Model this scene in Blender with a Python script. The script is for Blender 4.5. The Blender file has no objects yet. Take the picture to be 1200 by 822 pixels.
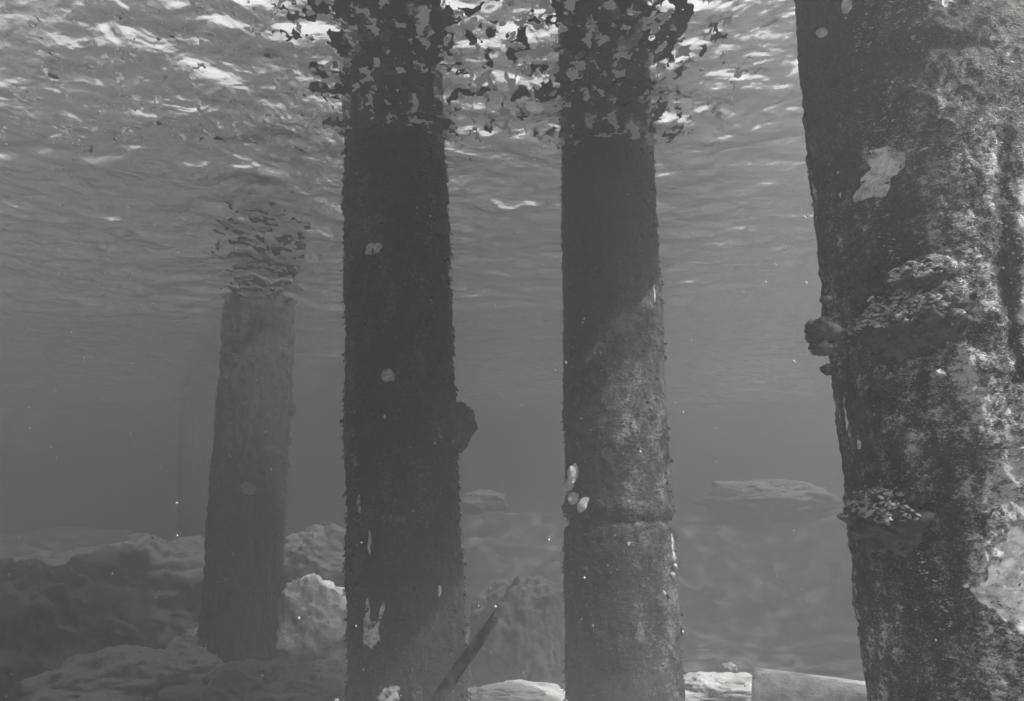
import bpy, math, random
import numpy as np
from mathutils import Vector, Matrix

C = bpy.data.collections.new("scene_objects"); bpy.context.scene.collection.children.link(C)
S = bpy.context.scene
R = math.radians
PI = math.pi

# ------------------------------------------------------------------ camera, sky, sun, exposure
PITCH = R(14.5); FPX = 900.0
WATER_Z = 1.40; BED_Z = -0.68
cam = bpy.data.cameras.new('camera'); cam.lens = 36*FPX/1200; cam.sensor_width = 36
cam.clip_start = 0.02; cam.clip_end = 300
camo = bpy.data.objects.new('camera', cam); camo.rotation_euler = (R(90)+PITCH, 0, 0)
C.objects.link(camo); S.camera = camo

SUN_EL = R(48); SUN_AZ = R(122)          # azimuth from +Y (view direction) towards +X
w = bpy.data.worlds.new("World"); S.world = w; w.use_nodes = True
nt = w.node_tree; nt.nodes.clear()
sky = nt.nodes.new('ShaderNodeTexSky'); sky.sky_type = 'NISHITA'; sky.sun_disc = False
sky.sun_elevation = SUN_EL; sky.sun_rotation = SUN_AZ; sky.air_density = 1.2; sky.dust_density = 2.5
bw = nt.nodes.new('ShaderNodeRGBToBW'); bg = nt.nodes.new('ShaderNodeBackground'); bg.inputs[1].default_value = 0.065
wo = nt.nodes.new('ShaderNodeOutputWorld')
nt.links.new(sky.outputs[0], bw.inputs[0]); nt.links.new(bw.outputs[0], bg.inputs[0]); nt.links.new(bg.outputs[0], wo.inputs[0])

sl = bpy.data.lights.new('sun', 'SUN'); sl.energy = 1.7; sl.angle = R(0.5); sl.color = (1, 0.995, 0.985)
so = bpy.data.objects.new('sun', sl); C.objects.link(so); so.location = (6, 0, 8)
sd = Vector((math.sin(SUN_AZ)*math.cos(SUN_EL), math.cos(SUN_AZ)*math.cos(SUN_EL), math.sin(SUN_EL)))
so.rotation_euler = sd.to_track_quat('Z', 'Y').to_euler()

S.view_settings.view_transform = 'Standard'; S.view_settings.look = 'None'
S.view_settings.exposure = 4.32; S.view_settings.gamma = 1
cy = S.cycles
cy.max_bounces = 8; cy.diffuse_bounces = 2; cy.glossy_bounces = 4; cy.transmission_bounces = 4
cy.transparent_max_bounces = 12; cy.volume_bounces = 2
cy.use_denoising = True; cy.caustics_reflective = False; cy.caustics_refractive = False
cy.sample_clamp_indirect = 1.5

HAZE_DENSITY = 0.25

# ------------------------------------------------------------------ helpers
cp, sp = math.cos(PITCH), math.sin(PITCH)
def ray(px, py):
    u = (px-600)/FPX; v = (411-py)/FPX
    return Vector((u, cp - v*sp, sp + v*cp))
def at(px, py, Y):
    """first guess of a place in the world: the point at distance Y ahead that lies at (px,py) in the photo"""
    r = ray(px, py); return r*(Y/r.y)

_rs = np.random.RandomState(7)
_perm = np.concatenate([_rs.permutation(256)]*3)
_g = _rs.normal(size=(256, 3)); _g /= np.linalg.norm(_g, axis=1)[:, None]
def pn(x, y, z):
    """gradient noise, about -0.7..0.7"""
    x = np.asarray(x, float); y = np.asarray(y, float)+0*x; z = np.asarray(z, float)+0*x
    xi = np.floor(x).astype(int); yi = np.floor(y).astype(int); zi = np.floor(z).astype(int)
    xf, yf, zf = x-xi, y-yi, z-zi
    u, v, s = [t*t*t*(t*(t*6-15)+10) for t in (xf, yf, zf)]
    r = 0
    for dx in (0, 1):
        wx = u if dx else 1-u
        for dy in (0, 1):
            wy = v if dy else 1-v
            for dz in (0, 1):
                wz = s if dz else 1-s
                h = _perm[_perm[_perm[(xi+dx) & 255]+((yi+dy) & 255)]+((zi+dz) & 255)]
                g = _g[h]
                r = r + wx*wy*wz*(g[..., 0]*(xf-dx)+g[..., 1]*(yf-dy)+g[..., 2]*(zf-dz))
    return r
def fbm(x, y, z, oct=4, gain=0.5, lac=2.03):
    a = 1.0; r = 0; f = 1.0
    for i in range(oct):
        r = r + a*pn(x*f+17.3*i, y*f-9.1*i, z*f+4.7*i); a *= gain; f *= lac
    return r
def sst(a, b, t):
    t = np.clip((t-a)/(b-a), 0, 1); return t*t*(3-2*t)

def mesh_np(name, V, F, mat, parent=None, smooth=True, attrs=None):
    me = bpy.data.meshes.new(name)
    V = np.asarray(V, dtype=np.float32).reshape(-1, 3)
    F = np.asarray(F, dtype=np.int32)
    n, k = F.shape
    me.vertices.add(len(V)); me.vertices.foreach_set('co', V.ravel())
    me.loops.add(n*k); me.loops.foreach_set('vertex_index', F.ravel())
    me.polygons.add(n); me.polygons.foreach_set('loop_start', np.arange(0, n*k, k, dtype=np.int32))
    me.polygons.foreach_set('loop_total', np.full(n, k, dtype=np.int32))
    me.polygons.foreach_set('use_smooth', np.full(n, smooth, dtype=bool))
    for an, av in (attrs or {}).items():
        a = me.attributes.new(an, 'FLOAT', 'POINT'); a.data.foreach_set('value', np.asarray(av, dtype=np.float32).ravel())
    me.update(calc_edges=True); me.validate()
    o = bpy.data.objects.new(name, me); C.objects.link(o)
    if mat: me.materials.append(mat)
    if parent is not None: o.parent = parent
    return o
def grid_faces(nr, nc, wrap=False):
    i = np.arange(nr-1)[:, None]; j = np.arange(nc if wrap else nc-1)[None, :]
    j2 = (j+1) % nc
    return np.stack([i*nc+j, i*nc+j2, (i+1)*nc+j2, (i+1)*nc+j], -1).reshape(-1, 4)
def tag(o, label, cat, group=None, kind=None):
    if label: o['label'] = label
    if cat: o['category'] = cat
    if group: o['group'] = group
    if kind: o['kind'] = kind
    return o
def empty(name, loc, label, cat, group=None):
    o = bpy.data.objects.new(name, None); C.objects.link(o); o.location = loc; o.empty_display_size = 0.1
    return tag(o, label, cat, group)

# ------------------------------------------------------------------ materials
class NT:
    def __init__(s, name):
        s.m = bpy.data.materials.new(name); s.m.use_nodes = True; s.t = s.m.node_tree; s.t.nodes.clear()
        s.out = s.n('ShaderNodeOutputMaterial')
    def n(s, t, **k):
        x = s.t.nodes.new(t)
        for a, b in k.items(): setattr(x, a, b)
        return x
    def l(s, a, b): s.t.links.new(a, b)
    def noise(s, vec, scale, detail=4, rough=0.55, dist=0.0):
        x = s.n('ShaderNodeTexNoise'); x.inputs['Scale'].default_value = scale; x.inputs['Detail'].default_value = detail
        x.inputs['Roughness'].default_value = rough; x.inputs['Distortion'].default_value = dist
        s.l(vec, x.inputs['Vector']); return x.outputs['Fac']
    def ramp(s, fac, pts):
        r = s.n('ShaderNodeValToRGB'); e = r.color_ramp.elements
        while len(e) < len(pts): e.new(0.5)
        for k, (p, v) in enumerate(pts): e[k].position = p; e[k].color = (v, v, v, 1)
        s.l(fac, r.inputs[0]); return r.outputs[0]
    def math(s, op, a, b=None, clamp=False):
        x = s.n('ShaderNodeMath', operation=op); x.use_clamp = clamp
        for i, q in enumerate((a, b)):
            if q is None: continue
            if isinstance(q, (int, float)): x.inputs[i].default_value = q
            else: s.l(q, x.inputs[i])
        return x.outputs[0]
    def mix(s, f, a, b):
        x = s.n('ShaderNodeMix', data_type='FLOAT')
        for i, q in ((0, f), (2, a), (3, b)):
            if isinstance(q, (int, float)): x.inputs[i].default_value = q
            else: s.l(q, x.inputs[i])
        return x.outputs[0]
    def bump(s, h, strength, dist, nrm=None):
        b = s.n('ShaderNodeBump'); b.inputs['Strength'].default_value = strength; b.inputs['Distance'].default_value = dist
        s.l(h, b.inputs['Height'])
        if nrm: s.l(nrm, b.inputs['Normal'])
        return b.outputs[0]
    def attr(s, name):
        a = s.n('ShaderNodeAttribute', attribute_name=name); return a.outputs['Fac']
    def done(s, col, rough=0.9, nrm=None, spec=0.2):
        b = s.n('ShaderNodeBsdfPrincipled')
        if isinstance(col, (int, float)): b.inputs['Base Color'].default_value = (col, col, col, 1)
        else: s.l(col, b.inputs['Base Color'])
        if isinstance(rough, (int, float)): b.inputs['Roughness'].default_value = rough
        else: s.l(rough, b.inputs['Roughness'])
        b.inputs['Specular IOR Level'].default_value = spec
        if nrm: s.l(nrm, b.inputs['Normal'])
        s.l(b.outputs[0], s.out.inputs['Surface']); return s.m
    def obj(s): return s.n('ShaderNodeTexCoord').outputs['Object']

def mat_pile(name, dark=0.02, light=0.26, bare=0.62, fine=1.0):
    t = NT(name); v = t.obj()
    mp = t.n('ShaderNodeMapping'); mp.inputs['Scale'].default_value = (1, 1, 1.5); t.l(v, mp.inputs[0]); va = mp.outputs[0]
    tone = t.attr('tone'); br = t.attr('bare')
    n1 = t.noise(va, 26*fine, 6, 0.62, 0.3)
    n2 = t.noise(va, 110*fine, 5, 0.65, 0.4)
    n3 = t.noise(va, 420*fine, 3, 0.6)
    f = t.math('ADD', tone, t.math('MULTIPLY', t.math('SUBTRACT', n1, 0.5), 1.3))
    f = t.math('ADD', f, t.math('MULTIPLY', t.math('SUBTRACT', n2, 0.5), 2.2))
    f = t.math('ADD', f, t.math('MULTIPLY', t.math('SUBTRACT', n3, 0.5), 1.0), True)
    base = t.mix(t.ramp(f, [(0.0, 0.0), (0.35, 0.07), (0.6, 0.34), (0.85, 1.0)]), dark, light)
    fleck = t.ramp(n3, [(0.60, 0.0), (0.70, 1.0)])
    base = t.mix(t.math('MULTIPLY', fleck, t.math('ADD', t.math('MULTIPLY', tone, 0.7, True), 0.32)), base, light*1.5)
    barec = t.mix(t.ramp(t.noise(va, 45, 6, 0.7), [(0.35, 0.0), (0.6, 1.0)]), bare*0.28, bare*1.1)
    brf = t.math('ADD', br, t.math('MULTIPLY', t.math('SUBTRACT', n2, 0.5), 0.7))
    brf = t.ramp(brf, [(0.42, 0.0), (0.58, 1.0)])
    col = t.mix(brf, base, barec)
    h = t.math('ADD', t.math('MULTIPLY', n1, 0.5), t.math('ADD', t.math('MULTIPLY', n2, 0.55), t.math('MULTIPLY', n3, 0.22)))
    h = t.mix(brf, h, t.math('MULTIPLY', n2, 0.2))
    nb = t.bump(h, 1.0, 0.018/fine)
    return t.done(col, 0.75, nb, 0.35)

def mat_rock(name, lo=0.07, hi=0.3, silt=0.34, scale=14, bd=0.02, weed_shade=False):
    t = NT(name); v = t.obj()
    n1 = t.noise(v, scale, 6, 0.6, 0.2); n2 = t.noise(v, scale*6, 4, 0.6)
    c = t.mix(t.ramp(n1, [(0.35, 0), (0.65, 1)]), lo, hi)
    c = t.mix(t.math('MULTIPLY', t.ramp(n2, [(0.45, 0), (0.65, 1)]), 0.5), c, hi)
    g = t.n('ShaderNodeNewGeometry'); sx = t.n('ShaderNodeSeparateXYZ'); t.l(g.outputs['Normal'], sx.inputs[0])
    up = t.math('ADD', sx.outputs[2], t.math('MULTIPLY', t.math('SUBTRACT', n1, 0.5), 1.1))
    c = t.mix(t.ramp(up, [(0.55, 0), (0.85, 1)]), c, silt)     # silt lying on the upward faces
    if weed_shade: c = t.mix(t.math('ADD', t.attr('weed_shade'), t.math('MULTIPLY', t.math('SUBTRACT', n1, 0.5), 0.9), True), c, t.mix(n2, 0.012, 0.045))
    h = t.math('ADD', n1, t.math('MULTIPLY', n2, 0.3))
    return t.done(c, 0.95, t.bump(h, 0.8, bd), 0.1)

def mat_plain(name, lo, hi, scale=30, bd=0.004, rough=0.85, spec=0.2):
    t = NT(name); v = t.obj(); n = t.noise(v, scale, 6, 0.65, 0.2)
    return t.done(t.mix(t.ramp(n, [(0.35, 0), (0.65, 1)]), lo, hi), rough, t.bump(n, 0.9, bd), spec)

def mat_water():
    t = NT('water_surface'); v = t.obj()
    n1 = t.noise(v, 8, 2, 0.45, 0.5); n2 = t.noise(v, 26, 2, 0.4, 0.3)
    h = t.math('ADD', n1, t.math('MULTIPLY', n2, 0.20))
    nb = t.bump(h, 1.0, 0.022)
    lw = t.n('ShaderNodeLayerWeight'); lw.inputs['Blend'].default_value = 0.5; t.l(nb, lw.inputs['Normal'])
    refl = t.ramp(lw.outputs['Facing'], [(0.22, 0.06), (0.39, 0.85), (0.72, 0.99)])
    gl = t.n('ShaderNodeBsdfGlass'); gl.inputs['IOR'].default_value = 1.33; gl.inputs['Roughness'].default_value = 0.02; gl.inputs['Color'].default_value = (1, 1, 1, 1); t.l(nb, gl.inputs['Normal'])
    tr = t.n('ShaderNodeBsdfTransparent'); tr.inputs[0].default_value = (1, 1, 1, 1)
    mx = t.n('ShaderNodeMixShader'); t.l(refl, mx.inputs[0]); t.l(tr.outputs[0], mx.inputs[1]); t.l(gl.outputs[0], mx.inputs[2])
    t.l(mx.outputs[0], t.out.inputs['Surface']); return t.m

def mat_haze():
    t = NT('haze'); p = t.n('ShaderNodeVolumePrincipled')
    p.inputs['Color'].default_value = (.35, .35, .35, 1); p.inputs['Density'].default_value = HAZE_DENSITY
    p.inputs['Anisotropy'].default_value = 0.75
    t.l(p.outputs[0], t.out.inputs['Volume']); return t.m

def mat_glimmer():  # pale surface patches painted as bright gaps in the pile reflections
    t = NT('painted_glimmer'); d = t.n('ShaderNodeBsdfDiffuse'); d.inputs[0].default_value = (.7, .7, .7, 1)
    tl = t.n('ShaderNodeBsdfTranslucent'); tl.inputs[0].default_value = (.75, .75, .75, 1)
    mx = t.n('ShaderNodeMixShader'); mx.inputs[0].default_value = .55; t.l(d.outputs[0], mx.inputs[1]); t.l(tl.outputs[0], mx.inputs[2])
    t.l(mx.outputs[0], t.out.inputs['Surface']); return t.m
M = dict(glimmer=mat_glimmer(), dark=mat_pile('shaded_pile_growth', 0.006, 0.035, 0.18, 0.7),  # dark: copy of the pile material, darkened in place of shade
    near=mat_pile('pile_growth_near', 0.006, 0.44, 0.62, 0.8),
    far=mat_pile('pile_growth', 0.007, 0.19, 0.50, 0.7),
    rock=mat_rock('rock', .04, .12, .13), rockd=mat_rock('dark_rock', 0.02, 0.06, 0.07), pale=mat_rock('pale_rock', 0.15, 0.42, 0.42, 18, .02),
    bed=mat_rock('seabed', 0.4, 0.7, 0.75, 5, 0.03, True),
    shell=mat_plain('shell', 0.30, 0.62, 90, 0.003), algae=mat_plain('algae', 0.015, 0.06, 60),
    sponge=mat_plain('sponge', 0.025, 0.07, 50, 0.006), wood=mat_plain('wet_wood', 0.005, 0.10, 45, 0.004),
    deck=mat_plain('unseen_deck_wood', 0.08, 0.16, 10), concrete=mat_plain('pale_concrete', 0.12, 0.5, 14, 0.02),
    coral=mat_plain('encrusting_crust', 0.03, 0.50, 60, 0.006), silt=mat_plain('silt', 0.2, 0.45), leaf=mat_plain('wet_leaf', 0.03, 0.07),
    water=mat_water(), haze=mat_haze())

# ------------------------------------------------------------------ setting: seabed, water, haze
def warp_axis(lo, hi, a, b, step, grow=1.12, mx=1.5):
    """fine between a and b, growing cells out to lo and hi"""
    mid = list(np.arange(a, b+step*.5, step)); L = [mid[0]]; s = step
    while L[-1] > lo: s = min(s*grow, mx); L.append(max(lo, L[-1]-s))
    Rr = [mid[-1]]; s = step
    while Rr[-1] < hi: s = min(s*grow, mx); Rr.append(min(hi, Rr[-1]+s))
    return np.array(L[:0:-1]+mid+Rr[1:])

def bed_h(x, y):
    x = np.asarray(x, float); y = np.asarray(y, float)
    h = BED_Z + 0.10*fbm(x*.8, y*.8, 0*x+3.3, 3) + 0.07*np.abs(fbm(x*2.6, y*2.6, 0*x+8.1, 4))+0.03*fbm(x*9, y*9, 0*x, 3)
    edge = 6.1 + 0.9*pn(x*.55, 0*x+2.2, 0*x+.5)
    h = h + sst(edge, edge+1.6, y)*(1.0-.55*sst(-.6, -1.6, x)+0.35*pn(x*.5+9.1, y*.3, 0*x))
    h = h + sst(1.9, 3.9, -x)*sst(2.2, 5.0, y)*(0.25+.2*pn(x*.9, y*.9, 0*x+7))
    h = h + 0.10*sst(4.4, 3.0, y)*0
    return np.minimum(h, 1.15)
def build_bed():
    xs = warp_axis(-24, 24, -3.6, 3.2, .03); ys = warp_axis(-24, 24, 1.6, 8.0, .03)
    X, Y = np.meshgrid(xs, ys); Z = bed_h(X, Y)
    o = mesh_np('seabed', np.stack([X, Y, Z], -1), grid_faces(len(ys), len(xs)), M['bed'], attrs={'weed_shade': np.clip(sst(-.56, -.38, Z)*1.4+sst(-.4, -1.2, X)*.55+sst(.65, .9, X)*1.3+sst(4.0, 4.4, Y), 0, 1).ravel()})  # dark growth on the bank; also painted shade at right and rear
    tag(o, 'silty uneven seabed rising to a rubble bank behind', 'seabed', kind='structure')
build_bed()

def wave_h(x, y):
    # wind ripples running mostly towards the camera, crests across the view
    xr = x*.92+y*.12; yr = y*1.0-x*.12
    a = 0.024*fbm(xr*1.3, yr*2.2, 0*x+1.5, 2)
    near = sst(4.5, 1.8, np.hypot(x, y-1.0))           # choppier among the piles, calmer further out
    b = (0.023-.003*near)*fbm(xr*6.5+.3*a*60, yr*8.5, 0*x+5.5, 3, .40)
    return a+b
def build_water():
    xs = warp_axis(-24.5, 24.5, -3.4, 3.4, .02, 1.08); ys = warp_axis(-24.5, 24.5, 1.4, 7.0, .018, 1.07)
    X, Y = np.meshgrid(xs, ys); Z = WATER_Z + wave_h(X, Y)
    o = mesh_np('water_surface', np.stack([X, Y, Z], -1), grid_faces(len(ys), len(xs)), M['water'])
    tag(o, 'rippled underside of the water surface', 'water surface', kind='structure')
build_water()

def box_mesh(name, lo, hi, mat, parent=None):
    (a, b, c), (d, e, f) = lo, hi
    V = [(a,b,c),(d,b,c),(d,e,c),(a,e,c),(a,b,f),(d,b,f),(d,e,f),(a,e,f)]
    F = [(0,3,2,1),(4,5,6,7),(0,1,5,4),(1,2,6,5),(2,3,7,6),(3,0,4,7)]
    return mesh_np(name, V, F, mat, parent, smooth=False)
hz = box_mesh('haze', (-26, -26, BED_Z-1.6), (26, 26, 3.15), M['haze'])
tag(hz, 'cloudy water dimming the distance', 'haze', kind='stuff')

# ------------------------------------------------------------------ unseen pier deck over the piles, shaped to shade them
def build_unseen_deck():
    x0, x1, y0, y1, zb = -0.62, 2.05, -4.0, 3.05, 2.62
    d = empty('unseen_pier_deck', (0, 2, zb), 'unseen plank deck of the pier above the water, shaped to shade the piles', 'pier deck')
    def part(name, lo, hi):
        o = box_mesh(name, [lo[i]-d.location[i] for i in range(3)], [hi[i]-d.location[i] for i in range(3)], M['deck'], d); return o
    for yy in (-2.5, 1.07, 2.33): part('cross_beam', (x0+.1, yy-.13, zb-.02), (x1-.15, yy+.13, zb+.2))  # beams of the unseen deck that shades the piles
    for k in range(6):
        xx = x0+.3+k*(x1-x0-.6)/5; part('joist', (xx-.05, y0, zb+.203), (xx+.05, y1, zb+.33))
    n = 37; wdt = (y1-y0)/n
    for k in range(n): part('plank', (x0, y0+k*wdt, zb+.333), (x1+.03*math.sin(k*2.3), y0+(k+1)*wdt-.012, zb+.373))
build_unseen_deck()
def build_far_shade():  # added and unseen, shades the far water to darken the horizon
    x0, x1, y0, y1, zb = -15.0, 15.0, 9.6, 20.0, 2.62
    d = empty('far_shade_slab', (0, 14, zb), 'unseen slab added far behind the pier to darken the distant water', 'shade slab')
    def part(name, lo, hi): box_mesh(name, [lo[i]-d.location[i] for i in range(3)], [hi[i]-d.location[i] for i in range(3)], M['deck'], d)
    part('shade_slab', (x0, y0, zb+.2), (x1, y1, zb+.4))
    for k in range(4): part('cross_beam', (x0+.1, y0+.3+k*3.1, zb-.15), (x1-.1, y0+.6+k*3.1, zb+.197))
build_far_shade()

# ------------------------------------------------------------------ piles
class Pile:
    def __init__(s, pt_top, pt_bot, r, nth, rows, zlo=-1.0, zhi=2.62, seed=0, mat='far', lump=.010, prof=None,
                 bumps=(), grooves=(), bares=(), tonef=None, th_dense=None):
        s.a = Vector(pt_bot); s.b = Vector(pt_top); d = (s.b-s.a); s.dx = d.x/d.z; s.dy = d.y/d.z
        s.r = r; s.seed = seed; s.prof = prof or (lambda z: 1.0+0*z)
        s.bumps = bumps; s.lump = lump
        s.origin = Vector(s.axis(BED_Z))
    def axis(s, z): return (s.a.x+(z-s.a.z)*s.dx, s.a.y+(z-s.a.z)*s.dy, z)
    def hit(s, px, py):
        """angle and height where the sight line through (px,py) meets the pile"""
        q = ray(px, py); z = 0.0
        for _ in range(12):
            ax, ay, _z = s.axis(z)
            A = q.x**2+q.y**2; B = -2*(q.x*ax+q.y*ay); Cc = ax*ax+ay*ay-(s.r*float(s.prof(np.array(z))))**2
            D = B*B-4*A*Cc
            t = (-B-math.sqrt(D))/(2*A) if D > 0 else -B/(2*A)
            z = q.z*t
        ax, ay, _z = s.axis(z)
        return math.atan2(q.y*t-ay, q.x*t-ax), z
    def build(s, label, name='pier_pile', nth=360, zfine=(-.7, 1.45), step=.008, mat='far', bares=(), creases=(), bumps=(), tonef=None, fineamp=.003, ztop=2.60, group='piles under the pier'):
        zs = warp_axis(-1.0, ztop, zfine[0], min(zfine[1], ztop-.01), step, 1.15, .08); s.ztop = ztop
        th = np.linspace(-PI, PI, nth, endpoint=False) if nth < 800 else np.concatenate([np.linspace(-3.7, -.6, nth-120, endpoint=False), np.linspace(-.6, -3.7+2*PI, 120, endpoint=False)])
        T, Z = np.meshgrid(th, zs)
        cx, cy_ = np.cos(T), np.sin(T); sd_ = s.seed*13.7
        disp = s.lump*fbm(cx*1.6+sd_, cy_*1.6, Z*3.2, 3) + s.lump*.9*fbm(cx*5+sd_, cy_*5, Z*24, 3) + fineamp*fbm(cx*s.r*75+sd_, cy_*s.r*75, Z*85, 3)
        rdg = 1-np.abs(fbm(cx*s.r*34+sd_, cy_*s.r*34, Z*40, 2))*2.4
        disp = disp+fineamp*1.2*np.clip(rdg, 0, 1)**2*sst(-.1, .35, fbm(cx*2.2, cy_*2.2, Z*4+sd_, 2))
        tone = 0.30+0.55*fbm(cx*2.4+sd_, cy_*2.4, Z*5.2, 3)
        if tonef is not None: tone = tone + tonef(T, Z)
        bare = np.zeros_like(T)
        wob = 0.75*fbm(cx*s.r*26+3*sd_, cy_*s.r*26, Z*26, 4, .6)
        def loc(px, py):
            return s.hit(px, py)
        def dth(a): return (T-a+PI) % (2*PI)-PI
        for (px, py, w_, h_, *rest) in bumps:
            a, z = loc(px, py); amp = rest[0]; und = rest[1] if len(rest) > 1 else 0
            q = (dth(a)*s.r/w_)**2+((Z-z)/h_)**2
            k = np.clip(1-q*(1+.6*fbm(cx*9, cy_*9, Z*28+5, 2)), 0, 1)**.7
            disp = disp+amp*k*(1+.35*fbm(cx*14, cy_*14, Z*70, 2)); tone = tone+k*(rest[2] if len(rest) > 2 else .25)
            if und: tone = tone-und*np.clip(1-(dth(a)*s.r/(w_*1.1))**2-((Z-(z-h_*.9))/(h_*.7))**2, 0, 1)  # underside shade painted into the tone below the bump
        for (p, q_, wdt, dep) in creases:
            a0, z0 = loc(*p); a1, z1 = loc(*q_)
            ux = (a1-a0)*s.r; uz = z1-z0; L = math.hypot(ux, uz)
            X_ = dth(a0)*s.r; Z_ = Z-z0
            tt = np.clip((X_*ux+Z_*uz)/L**2, 0, 1)
            dd = np.hypot(X_-tt*ux, Z_-tt*uz)+.014*wob
            k = np.exp(-(dd/wdt)**2); disp = disp-dep*k; tone = tone-.75*k
        for poly in bares:      # list of (px,py,rx,rz) blobs joined
            fld = np.full(T.shape, -9.)
            for (px, py, rx, rz, *sk) in poly:
                a, z = loc(px, py)
                X_ = dth(a)*s.r; Z_ = Z-z
                if sk: X_ = X_-sk[0]*Z_
                fld = np.maximum(fld, 1-np.sqrt((X_/rx)**2+(Z_/rz)**2))
            bare = np.maximum(bare, sst(-.5, .5, fld+wob))
        disp = disp*(1-.75*bare)-.003*bare
        s.T = T; s.Z = Z
        rr = s.r*s.prof(Z)+disp; s.rr = rr; s.th = th; s.zs = zs
        ax = s.a.x+(Z-s.a.z)*s.dx; ay = s.a.y+(Z-s.a.z)*s.dy
        V = np.stack([ax+rr*cx, ay+rr*cy_, Z], -1).reshape(-1, 3)-np.array(s.origin)
        V = np.vstack([V, [[s.axis(ztop)[0]-s.origin.x, s.axis(ztop)[1]-s.origin.y, ztop-.02-s.origin.z]]])
        F = grid_faces(len(zs), nth, True)
        last = (len(zs)-1)*nth; top = len(V)-1
        s.root = empty(name, s.origin, label, 'pile', group)
        j = np.arange(nth); cap = np.stack([last+j, last+(j+1) % nth, np.full(nth, top), np.full(nth, top)], -1)
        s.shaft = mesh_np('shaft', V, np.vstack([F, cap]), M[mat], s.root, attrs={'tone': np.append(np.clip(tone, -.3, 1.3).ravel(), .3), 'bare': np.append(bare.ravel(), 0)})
        return s
    def surf(s, th, z, off=0.0):
        """point and outward normal on the built surface, in world space"""
        i = int(np.clip(np.searchsorted(s.zs, z), 0, len(s.zs)-1)); j = int(np.argmin(np.abs((s.th-th+PI) % (2*PI)-PI)))
        r = s.rr[i, j]+off; ax, ay, _ = s.axis(z)
        return Vector((ax+r*math.cos(th), ay+r*math.sin(th), z)), Vector((math.cos(th), math.sin(th), 0))
    def add(s, name, V, F, mat, label=None):
        V = np.asarray(V, float)-np.array(s.origin); o = mesh_np(name, V, F, M[mat], s.root)
        if label: o['label'] = label
        return o

def blob(c, rx, ry, rz, seed, n=24, amp=.2, freq=2.2, rot=None, fine=0.0):
    """lumpy closed lump: vertices and quads"""
    u = np.linspace(0, 2*PI, n*2, endpoint=False); v = np.linspace(0.02, PI-.02, n)
    U, Vv = np.meshgrid(u, v); d = np.stack([np.cos(U)*np.sin(Vv), np.sin(U)*np.sin(Vv), np.cos(Vv)], -1)
    k = 1+amp*fbm(d[..., 0]*freq+seed*7.1, d[..., 1]*freq, d[..., 2]*freq+seed, 3)*1.6
    if fine: k = k+fine*(1-np.abs(fbm(d[..., 0]*freq*5+seed, d[..., 1]*freq*5, d[..., 2]*freq*5, 2))*3)
    P = d*k[..., None]*np.array([rx, ry, rz])
    P = P.reshape(-1, 3)
    if rot is not None: P = P @ np.array(rot.to_3x3()).T
    return P+np.array(c), grid_faces(n, n*2, True)
def join(parts):
    V = []; F = []; o = 0
    for v, f in parts: V.append(v); F.append(f+o); o += len(v)
    return np.vstack(V), np.vstack(F)

def tufts(p, n, th0, th1, z0, z1, size, seed, dens=None):
    rnd = random.Random(seed); V = []; F = []
    for _ in range(n):
        th = rnd.uniform(th0, th1); z = rnd.uniform(z0, z1)
        if float(fbm(np.array(math.cos(th)*3+seed), np.array(math.sin(th)*3.), np.array(z*7.), 2)) < -0.05+rnd.uniform(-.25, .25): continue
        P, N = p.surf(th, z, -.002); tg = Vector((-N.y, N.x, 0))
        for k in range(rnd.randint(2, 4)):
            L = size*rnd.uniform(.4, 1.5); wd = L*rnd.uniform(.15, .32)
            d = (N*rnd.uniform(.4, 1)+tg*rnd.uniform(-.8, .8)+Vector((0, 0, rnd.uniform(-.9, .5)))).normalized()
            sd_ = d.cross(Vector((rnd.uniform(-1, 1), rnd.uniform(-1, 1), rnd.uniform(-1, 1)))).normalized()*wd
            b = P+tg*rnd.uniform(-1, 1)*size*.5; m = b+d*L*.6+Vector((0, 0, -.12*L)); e = b+d*L+Vector((0, 0, -.3*L))
            i = len(V); V += [b-sd_*.5, b+sd_*.5, m+sd_, m-sd_, e+sd_*.3, e-sd_*.3]; F += [(i, i+1, i+2, i+3), (i+3, i+2, i+4, i+5)]
    o = p.add('algae_tufts', [tuple(v) for v in V], F, 'algae'); o['kind'] = 'stuff'
    return o

def pt_at_axis(px, py, D): return at(px, py, D)
GREEN = None
# --- second pile from the left, dark
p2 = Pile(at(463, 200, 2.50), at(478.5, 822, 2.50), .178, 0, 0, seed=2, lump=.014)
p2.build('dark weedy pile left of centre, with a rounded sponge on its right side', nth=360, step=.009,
         bares=[[(436, 742, .034, .045), (431, 716, .010, .03), (448, 716, .006, .025, .35)], [(457, 818, .032, .03)],
                [(437, 292, .030, .022)], [(455, 440, .020, .020)], [(432, 635, .006, .03)], [(290+130, 590, .01, .03)]],
         tonef=lambda T, Z: -.12-.35*sst(.1, -.4, Z), bumps=[(417, 545, .03, .03, .012), (470, 610, .06, .02, .010), (500, 700, .05, .08, -.008, 0, -.3)])  # tone darkens towards the foot, shade painted against the sunlight there
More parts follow.
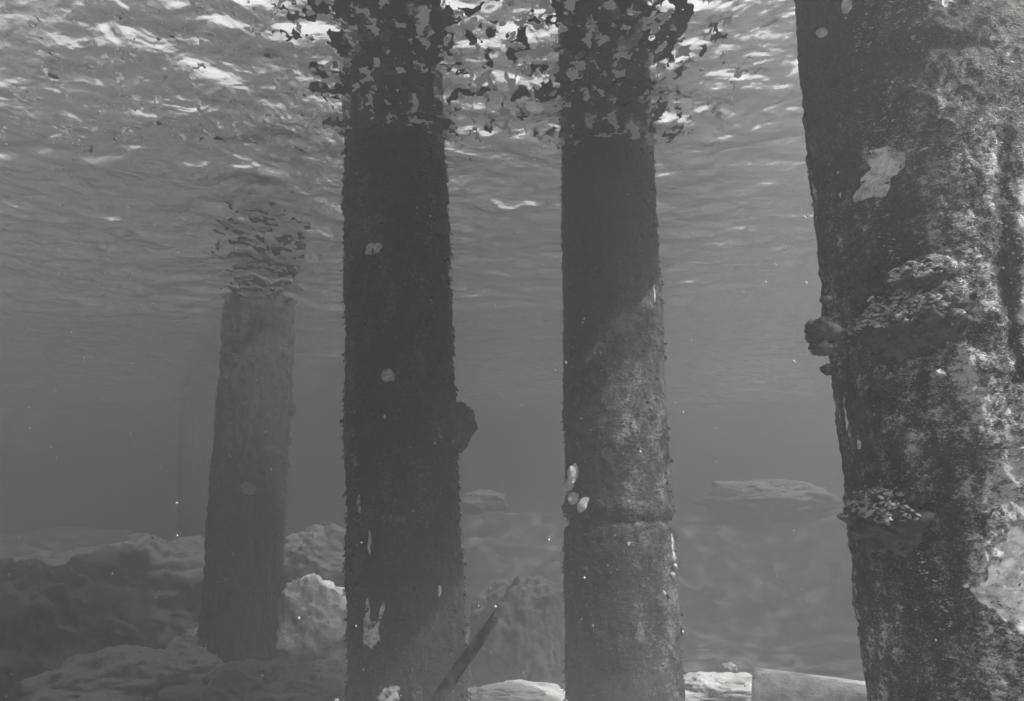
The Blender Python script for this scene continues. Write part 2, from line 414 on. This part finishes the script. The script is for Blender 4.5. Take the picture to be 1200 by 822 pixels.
# --- third pile, with a joint
def prof3(z):
    z = np.asarray(z, float); zj = ZJ
    return 1+.045*sst(zj-.01, zj-.06, z)-.09*np.exp(-((z-zj+.012)/.012)**2)+.055*np.exp(-((z-zj-.03)/.02)**2)-.02*sst(.5, 1.2, z)
ZJ = at(728, 606, 2.40).z
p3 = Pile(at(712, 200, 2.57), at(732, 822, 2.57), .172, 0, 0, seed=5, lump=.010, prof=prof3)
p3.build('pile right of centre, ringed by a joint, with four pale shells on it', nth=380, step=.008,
         tonef=lambda T, Z: -.12*sst(.3, 1.0, Z)-.32*sst(-1.3, -2.0, T)+.12*sst(.7, .2, Z)*sst(-1.8, -.9, T), bares=[[(789, 640, .008, .05)], [(738, 637, .008, .006)], [(768, 345, .006, .03)]],  # painted light: tone darker left and high, lighter low on the right
         bumps=[(757, 360, .03, .06, .003), (757, 665, .02, .05, -.006, 0, -.6)])
# --- far left pile in the haze
p1 = Pile(at(306, 350, 4.42), at(280, 750, 4.42), .205, 0, 0, seed=9, lump=.016)
p1.build('hazy farther pile at the left, wide and shaggy, standing in rubble', nth=240, step=.014, ztop=1.45,
         mat='dark', bares=[[(290, 572, .05, .03)]], bumps=[(340, 478, .05, .05, .03), (335, 690, .05, .09, .03)])
p0 = Pile(at(232, 400, 8.2), at(226, 700, 8.2), .17, 0, 0, seed=11, lump=.02)
p0.build('faintest pile, the most distant one, half hidden behind the hazy left pile', nth=120, step=.03, mat='dark', ztop=1.45)
for xx, yy, lb in ((1.9, 2.33, 'support pile under the right edge of the pier deck, just outside the view'),):
    Pile((xx, yy, 1), (xx, yy, -.5), .10, 0, 0, seed=14).build(lb, nth=60, step=.06)
# --- near right pile
p4 = Pile((0.653, 1.066, 1.0), (0.653, 1.066, -0.5), .180, 0, 0, seed=3, lump=.007)
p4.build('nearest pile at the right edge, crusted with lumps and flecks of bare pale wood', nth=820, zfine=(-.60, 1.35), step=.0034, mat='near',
         fineamp=.0032,
         tonef=lambda T, Z: .16*sst(-2.4, -1.7, T)-.10-.5*sst(.35, .85, Z)+.40*sst(-2.4, -2.0, T)*sst(.75, .2, Z)+.6*fbm(np.cos(T)*9, np.sin(T)*9, Z*12, 3),  # besides random mottling, tone paints sunlight right and low, shade up high
         bares=[[(1040, 190, .0232, .0203, -.4), (1025, 215, .0188, .0203, -.4), (1008, 228, .0145, .0087)],
                [(962, 38, .0087, .0116, -.8)], [(990, 5, .0087, .0174)], [(990, 490, .0043, .0232)], [(1005, 521, .0072, .0087)],
                [(1205, 672, .044, .055, .25), (1180, 704, .034, .026, -.5), (1198, 650, .02, .04)], [(1110, 2, .0087, .0087)], [(985, 229, .0043, .0058)]],
         creases=[((982, 92), (1065, 58), .0072, .0058), ((1065, 58), (1140, 50), .0145, .0087), ((1180, 150), (1178, 300), .0101, .0072),
                  ((1178, 300), (1195, 440), .0087, .0072), ((990, 335), (1050, 320), .0145, .0087)],
         bumps=[(1068, 362, .0754, .0435, .018, .9, -.2), (1078, 322, .0435, .0232, .0290, .4, -.1), (1035, 590, .0653, .0362, .015, .9, -.2),
                (1003, 358, .0145, .0130, .0174), (1020, 352, .0116, .0145, .0174), (1018, 370, .0116, .0116, .0174), (1030, 345, .0116, .0087, .0145),
                (1100, 440, .0101, .0072, .0116, 0, .5), (1022, 470, .0145, .0130, .0087, 0, -.6), (1094, 485, .0058, .0043, .0072, 0, .5),
                (985, 545, .0232, .0508, -.0043, 0, -.9), (970, 370, .0174, .0508, .0058, 0, -.6)])

for p, n, sz in ((p2, 4200, .012), (p3, 3200, .010), (p1, 1800, .013)):
    tufts(p, n, -PI, PI, -.65, 1.42, sz, int(p.seed))
tufts(p4, 2600, -2.9, -.6, -.6, 1.4, .005, 31)

# ------------------------------------------------------------------ growth on the piles (parts)
def on(p, px, py, off=0.0):
    a, z = p.hit(px, py); return p.surf(a, z, off)
# sponge on pile 2
P, N = p2.surf(math.atan2(-.25, 1), at(548, 506, 2.5).z, -.02)
V, F = blob((0, 0, 0), .076, .06, .084, 4, 60, .2, 2.3, None, .05)
V[:, 0] = V[:, 0]*np.where(V[:, 2] < 0, 1+V[:, 2]*3.0, 1)+.12*V[:, 2]
V = V+np.array(P+Vector((.016, -.01, .0)))
p2.add('sponge', V, F, 'sponge', 'smooth dark rounded sponge on the right side')
P, N = on(p2, 515, 693, .004)
V, F = blob(P, .006, .006, .017, 6, 12, .2, 2); p2.add('shell', V, F, 'shell', 'single small white shell')
# shells on pile 3
for k, (px, py, rx, rz, rt) in enumerate(((676, 556, .014, .026, .25), (671, 569, .020, .013, -.5), (675, 584, .016, .015, .0), (686, 592, .012, .019, .55))):
    P, N = on(p3, px, py, .010)
    V, F = blob(P, rx*1.25, .012, rz*1.25, 20+k, 20, .22, 1.6, Matrix.Rotation(rt, 4, 'Y')); p3.add('shell', V, F, 'shell', 'pale oyster shell')
for k, (px, py) in enumerate(((788, 655), (789, 664), (787, 674))):
    P, N = on(p3, px-2, py, .006)
    V, F = blob(P, .008, .008, .008, 30+k, 10); p3.add('barnacle', V, F, 'coral')
# encrusting clumps on pile 4
def crust(p, px, py, rx, rz, n, seed, smin, smax, flat=.6, out=.045):
    """a knob standing out from the pile with small shells crowded over it"""
    rnd = random.Random(seed); a, z = p.hit(px, py); P0, N = p.surf(a, z, -.01); tg = Vector((-N.y, N.x, 0)); up = Vector((0, 0, 1))
    ro = Matrix.Rotation(a+PI/2, 4, 'Z')
    kv, kf = blob((0, 0, 0), rx, out, rz, seed+.5, 60, .28, 2.4, ro, .10); parts = []
    p.add('growth_knob', kv+np.array(P0), kf, 'algae')
    for _ in range(n):
        u = rnd.uniform(-1, 1); w_ = rnd.uniform(-1, 1); q = u*u+w_*w_
        if q > .96 or w_ < -.1+.5*float(pn(u*3., w_*3., seed*2.2)): continue  # pale shells only on the upper side paint a lit top over the dark knob
        d = np.array((tg*u*rx+up*w_*rz+N*math.sqrt(1-q)*out)); k = np.argmax((kv @ d)/np.linalg.norm(kv, axis=1)); c = kv[k]+np.array(P0)
        s_ = rnd.uniform(smin, smax)
        parts.append(blob(c, s_*rnd.uniform(.8, 2.0), s_*.9, s_*flat*rnd.uniform(.6, 1.3), rnd.random()*99, 6, .3, 1.7, ro @ Matrix.Rotation(rnd.uniform(-.7, .7), 4, 'Y')))
    return join(parts)
V, F = crust(p4, 1072, 378, .058, .040, 900, 1, .0012, .0032, out=.036); p4.add('barnacle_cluster', V, F, 'coral', 'large knobbly barnacle clump bulging from the pile')
V, F = crust(p4, 1082, 332, .032, .018, 240, 2, .0012, .003, out=.020); p4.add('barnacle_cluster', V, F, 'coral', 'smaller clump above the large one')
V, F = crust(p4, 1042, 607, .055, .038, 850, 3, .0012, .0032, out=.034); p4.add('barnacle_cluster', V, F, 'coral', 'lower barnacle clump near the left side')
def flecks(p, n, t0, t1, z0, z1, seed):
    rnd = random.Random(seed); parts = []
    while len(parts) < n:
        th = rnd.uniform(t0, t1); z = rnd.uniform(z0, z1)
        if float(fbm(np.array(math.cos(th)*5.+seed), np.array(math.sin(th)*5.), np.array(z*9.), 3)) < .12+rnd.uniform(-.15, .3): continue
        P, N = p.surf(th, z, .0005); s_ = rnd.uniform(.0005, .0011)*(1 if rnd.random() < .9 else 2)
        parts.append(blob(P, s_*rnd.uniform(.8, 2.6), s_*.8, s_*rnd.uniform(.4, .9), rnd.random()*99, 6, .3, 1.7, Matrix.Rotation(th+PI/2, 4, 'Z') @ Matrix.Rotation(rnd.uniform(-.5, .5), 4, 'Y')))
    return join(parts)
V, F = flecks(p4, 3200, -2.6, -1.1, -.5, .95, 4); o = p4.add('barnacle_flecks', V, F, 'coral'); o['kind'] = 'stuff'
V, F = crust(p4, 1016, 358, .022, .012, 14, 5, .006, .009, .9, .010); p4.add('sea_squirt_cluster', V, F, 'sponge')
parts = []
rnd = random.Random(8)
for (px, py, s_) in ((957, 385, .011), (953, 396, .008), (960, 408, .010), (965, 392, .012), (963, 378, .006), (968, 433, .006), (965, 352, .005)):
    c = at(px+3, py, .98); s_ *= 1.5; parts.append(blob(c, s_*1.1, s_, s_*.75, rnd.random()*50, 12, .35, 2.0))
V, F = join(parts); p4.add('sponge', V, F, 'sponge', 'dark knobbly sponge jutting from the left side')

# ------------------------------------------------------------------ boulders and rubble
def boulder(px, py, D, w_px, h_px, seed, mat, label, name='boulder', flat=1.0, depth=None, amp=.24):
    q = ray(px, py+.36*h_px); D = 1.8                    # set down where this line of sight meets the seabed
    while q.z/q.y*D > float(bed_h(np.array(q.x/q.y*D), np.array(D))) and D < 9: D += .03
    c = at(px, py, D); k = c.length/FPX; print('boulder', px, py, round(D, 2))
    rx = w_px*k/2; rz = h_px*k/2*flat; ry = depth or rx
    V, F = blob((0, 0, 0), rx, ry, rz, seed, 80, amp, 1.5, Matrix.Rotation(seed, 4, 'Z') if abs(rx-ry) < .05 else None, .035)
    V = V+(.055*rx*fbm(V[:, 0]/rx*4.3+seed, V[:, 1]/rx*4.3, V[:, 2]/rx*4.3, 5, .68))[:, None]*V/np.linalg.norm(V, axis=1)[:, None]
    o = mesh_np(name, V, F, M[mat]); o.location = c
    tag(o, label, name.replace('_', ' '), 'rocks on the seabed' if name != 'stone' else None); return o
boulder(366, 750, 3.7, 108, 120, 1.3, 'pale', 'pale silt-topped boulder between the two left piles')
boulder(612, 752, 4.7, 108, 132, 2.1, 'rockd', 'rounded dark hazy boulder between the two middle piles')
boulder(20, 780, 3.5, 190, 170, 3.7, 'rockd', 'big dark boulder with a paler top at the left edge')
boulder(150, 815, 3.8, 190, 80, 4.2, 'rock', 'low broad boulder left of the hazy pile')
boulder(300, 830, 2.9, 170, 80, 5.9, 'rockd', 'flat dark slab of rock at the foot of the pale boulder', flat=1)
boulder(385, 812, 3.0, 60, 60, 6.4, 'rock', 'small blocky rock against the dark pile base')
boulder(375, 665, 5.4, 110, 80, 7.7, 'rock', 'faint boulder high on the bank behind the pale boulder')
boulder(170, 700, 5.6, 190, 120, 8.8, 'rockd', 'large shadowy boulder on the bank left of the hazy pile')
boulder(60, 700, 5.0, 130, 80, 9.1, 'rockd', 'hazy boulder behind the big dark one at left')
boulder(900, 588, 5.9, 140, 44, 10.3, 'rock', 'distant pale-topped rock beyond the right-hand pile gap', depth=.5)
boulder(562, 590, 6.2, 56, 26, 11.6, 'rock', 'small distant pale rock beside the dark pile', depth=.3)
boulder(610, 815, 3.6, 100, 24, 12.5, 'pale', 'low half-buried rock in the pale sand in the middle')
boulder(230, 770, 4.0, 60, 50, 13.5, 'rock', 'small rock against the left foot of the hazy pile')
boulder(854, 783, 3.1, 16, 10, 14.5, 'pale', 'small pale stone left of the pale pipe', 'stone')
boulder(840, 815, 3.5, 120, 40, 15.5, 'pale', 'low pale mound of rock left of the pipe')

# pale pipe lying on the bed
def pipe():
    a = at(884, 818, 3.05); b = at(1120, 852, 2.8); d = (b-a).normalized(); L = (b-a).length+.6; r = .105
    q = d.to_track_quat('Z', 'Y'); n = 64
    root = empty('pipe', a, 'pale cylindrical pipe lying on the seabed behind the nearest pile', 'pipe')
    th = np.linspace(0, 2*PI, n, endpoint=False); V = []; prof = [(r*.82, .02*0+.12), (r*.82, 0), (r, 0), (r*1.0, .02)]+[(r, t) for t in np.linspace(.05, L, 50)]
    for (rr, t) in prof:
        for k in th: V.append((rr*math.cos(k)*(1+.01*math.sin(t*20+k)), rr*math.sin(k), t))
    o = mesh_np('pipe_wall', V, grid_faces(len(prof), n, True), M['concrete'], root)
    root.rotation_mode = 'QUATERNION'; root.rotation_quaternion = q
pipe()

# broken branch leaning up from the bed
def stick():
    a = at(581, 724, 1.35); b = at(216, 1224, 1.32); n = 60; m = 20; V = []
    d = (b-a); root = a
    for i in range(n):
        t = i/(n-1); c = a+d*t+Vector((.012*math.sin(t*5), .01*math.sin(t*7), .010*math.sin(t*9)))
        r = .0080+.0015*min(1, t*8)+.004*t
        u = d.normalized().cross(Vector((0, 1, 0))).normalized(); v = d.normalized().cross(u)
        for j in range(m):
            k = 2*PI*j/m; rr = r*(1+.22*float(pn(np.array(math.cos(k)*1.5), np.array(math.sin(k)*1.5), np.array(t*30.)))+.06*math.sin(3*k))
            V.append(tuple(c+u*rr*math.cos(k)+v*rr*math.sin(k)-a+d.normalized()*(.009*math.cos(k)+.006*math.cos(3*k) if i == 0 else 0)))
    V = np.array(V); F = grid_faces(n, m, True)
    o = mesh_np('branch', V, F, M['wood']); o.location = a
    tag(o, 'broken branch slanting up in front of the dark pile', 'branch')
stick()

# floating leaf at the surface
V, F = blob((0, 0, 0), .011, .034, .006, 3, 20, .35, 2.2, Matrix.Rotation(.3, 4, 'Z'))
c = at(797, 36, 2.15); o = mesh_np('floating_debris', V, F, M['leaf']); o.location = (c.x*WATER_Z/c.z, c.y*WATER_Z/c.z, WATER_Z-.004)
tag(o, 'small dark scrap floating at the surface right of the ringed pile', 'debris')

# dark and pale surface patches added to stand in for broken pile reflections
def reflection_mats():
    st = .0055
    xs = np.arange(-2.0, .75, st); ys = np.arange(1.55, 4.45, st); X, Y = np.meshgrid(xs, ys)
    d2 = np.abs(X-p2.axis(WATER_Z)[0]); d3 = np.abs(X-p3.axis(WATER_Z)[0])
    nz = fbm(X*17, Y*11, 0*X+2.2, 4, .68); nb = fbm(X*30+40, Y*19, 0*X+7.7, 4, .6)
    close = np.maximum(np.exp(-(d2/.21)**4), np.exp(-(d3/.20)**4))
    p1_mirror = np.exp(-((X+1.5-(4.4-Y)*.32)/.27)**4)*sst(4.5, 4.1, Y)*sst(2.5, 3.3, Y); far = sst(2.5, 2.7, Y)  # first mask: strip towards the camera where the far left pile's reflection falls
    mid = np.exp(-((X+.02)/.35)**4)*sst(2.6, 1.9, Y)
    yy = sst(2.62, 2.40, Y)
    dark = (nz*1.1 + .50*close*yy + .25*mid + .34*p1_mirror - .3*far*(1-p1_mirror) - .22*(1-np.clip(close+mid+p1_mirror, 0, 1))) > .40
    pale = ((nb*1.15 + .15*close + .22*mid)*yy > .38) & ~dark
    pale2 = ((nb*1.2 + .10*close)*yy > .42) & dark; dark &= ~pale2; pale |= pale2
    inside = np.zeros_like(dark)
    for p in (p1, p2, p3):
        a = p.axis(WATER_Z); inside |= np.hypot(X-a[0], Y-a[1]) < p.r*.93
    Zw = WATER_Z+wave_h(X, Y)-.007
    for name, msk, mat, lab, cat in (('reflection_patches', dark, 'algae', 'dark ragged patches added on the water as broken reflections of the piles', 'reflection patch'),
                                ('glimmer_patches', pale, 'glimmer', 'pale blotches added on the water as bright gaps in the pile reflections', 'glimmer')):
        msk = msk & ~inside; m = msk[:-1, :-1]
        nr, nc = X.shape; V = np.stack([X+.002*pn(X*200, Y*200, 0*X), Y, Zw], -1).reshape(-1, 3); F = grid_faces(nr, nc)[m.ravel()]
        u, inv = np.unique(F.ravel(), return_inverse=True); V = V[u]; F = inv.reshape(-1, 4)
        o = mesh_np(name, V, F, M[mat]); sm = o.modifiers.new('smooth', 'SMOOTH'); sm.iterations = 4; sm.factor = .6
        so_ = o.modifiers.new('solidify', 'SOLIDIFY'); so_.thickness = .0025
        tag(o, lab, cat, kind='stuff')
reflection_mats()

# suspended silt
def silt():
    rnd = random.Random(5); parts = []
    ico = np.array([(0,0,1),(1,0,0),(0,1,0),(-1,0,0),(0,-1,0),(0,0,-1)], float)
    fc = np.array([(0,1,2),(0,2,3),(0,3,4),(0,4,1),(5,2,1),(5,3,2),(5,4,3),(5,1,4)])
    V = []; F = []
    for k in range(2000):
        D = rnd.uniform(.45, 4.2); px, py = rnd.uniform(-40, 1240), rnd.uniform(-40, 860)
        c = at(px, py, D)
        if c.z > WATER_Z-.05 or c.z < BED_Z+.1: continue
        s_ = .0007*(rnd.random()**4*4+.7)*max(.5, D/2)
        V.append(ico*s_*np.array([1, 1, rnd.uniform(.7, 1.6)])+np.array(c)); F.append(fc+6*(len(V)-1))
    for k in range(45):
        c = at(rnd.uniform(0, 1000), rnd.uniform(60, 800), rnd.uniform(1.6, 3.2)); s_ = rnd.uniform(.0016, .0045)
        if c.z > WATER_Z-.05 or c.z < BED_Z+.1: continue
        V.append(ico*s_*np.array([1, 1, rnd.uniform(.7, 1.8)])+np.array(c)); F.append(fc+6*(len(V)-1))
    o = mesh_np('suspended_silt', np.vstack(V), np.vstack(F), M['silt'])
    tag(o, 'pale specks of silt drifting in the water', 'silt', kind='stuff')
silt()
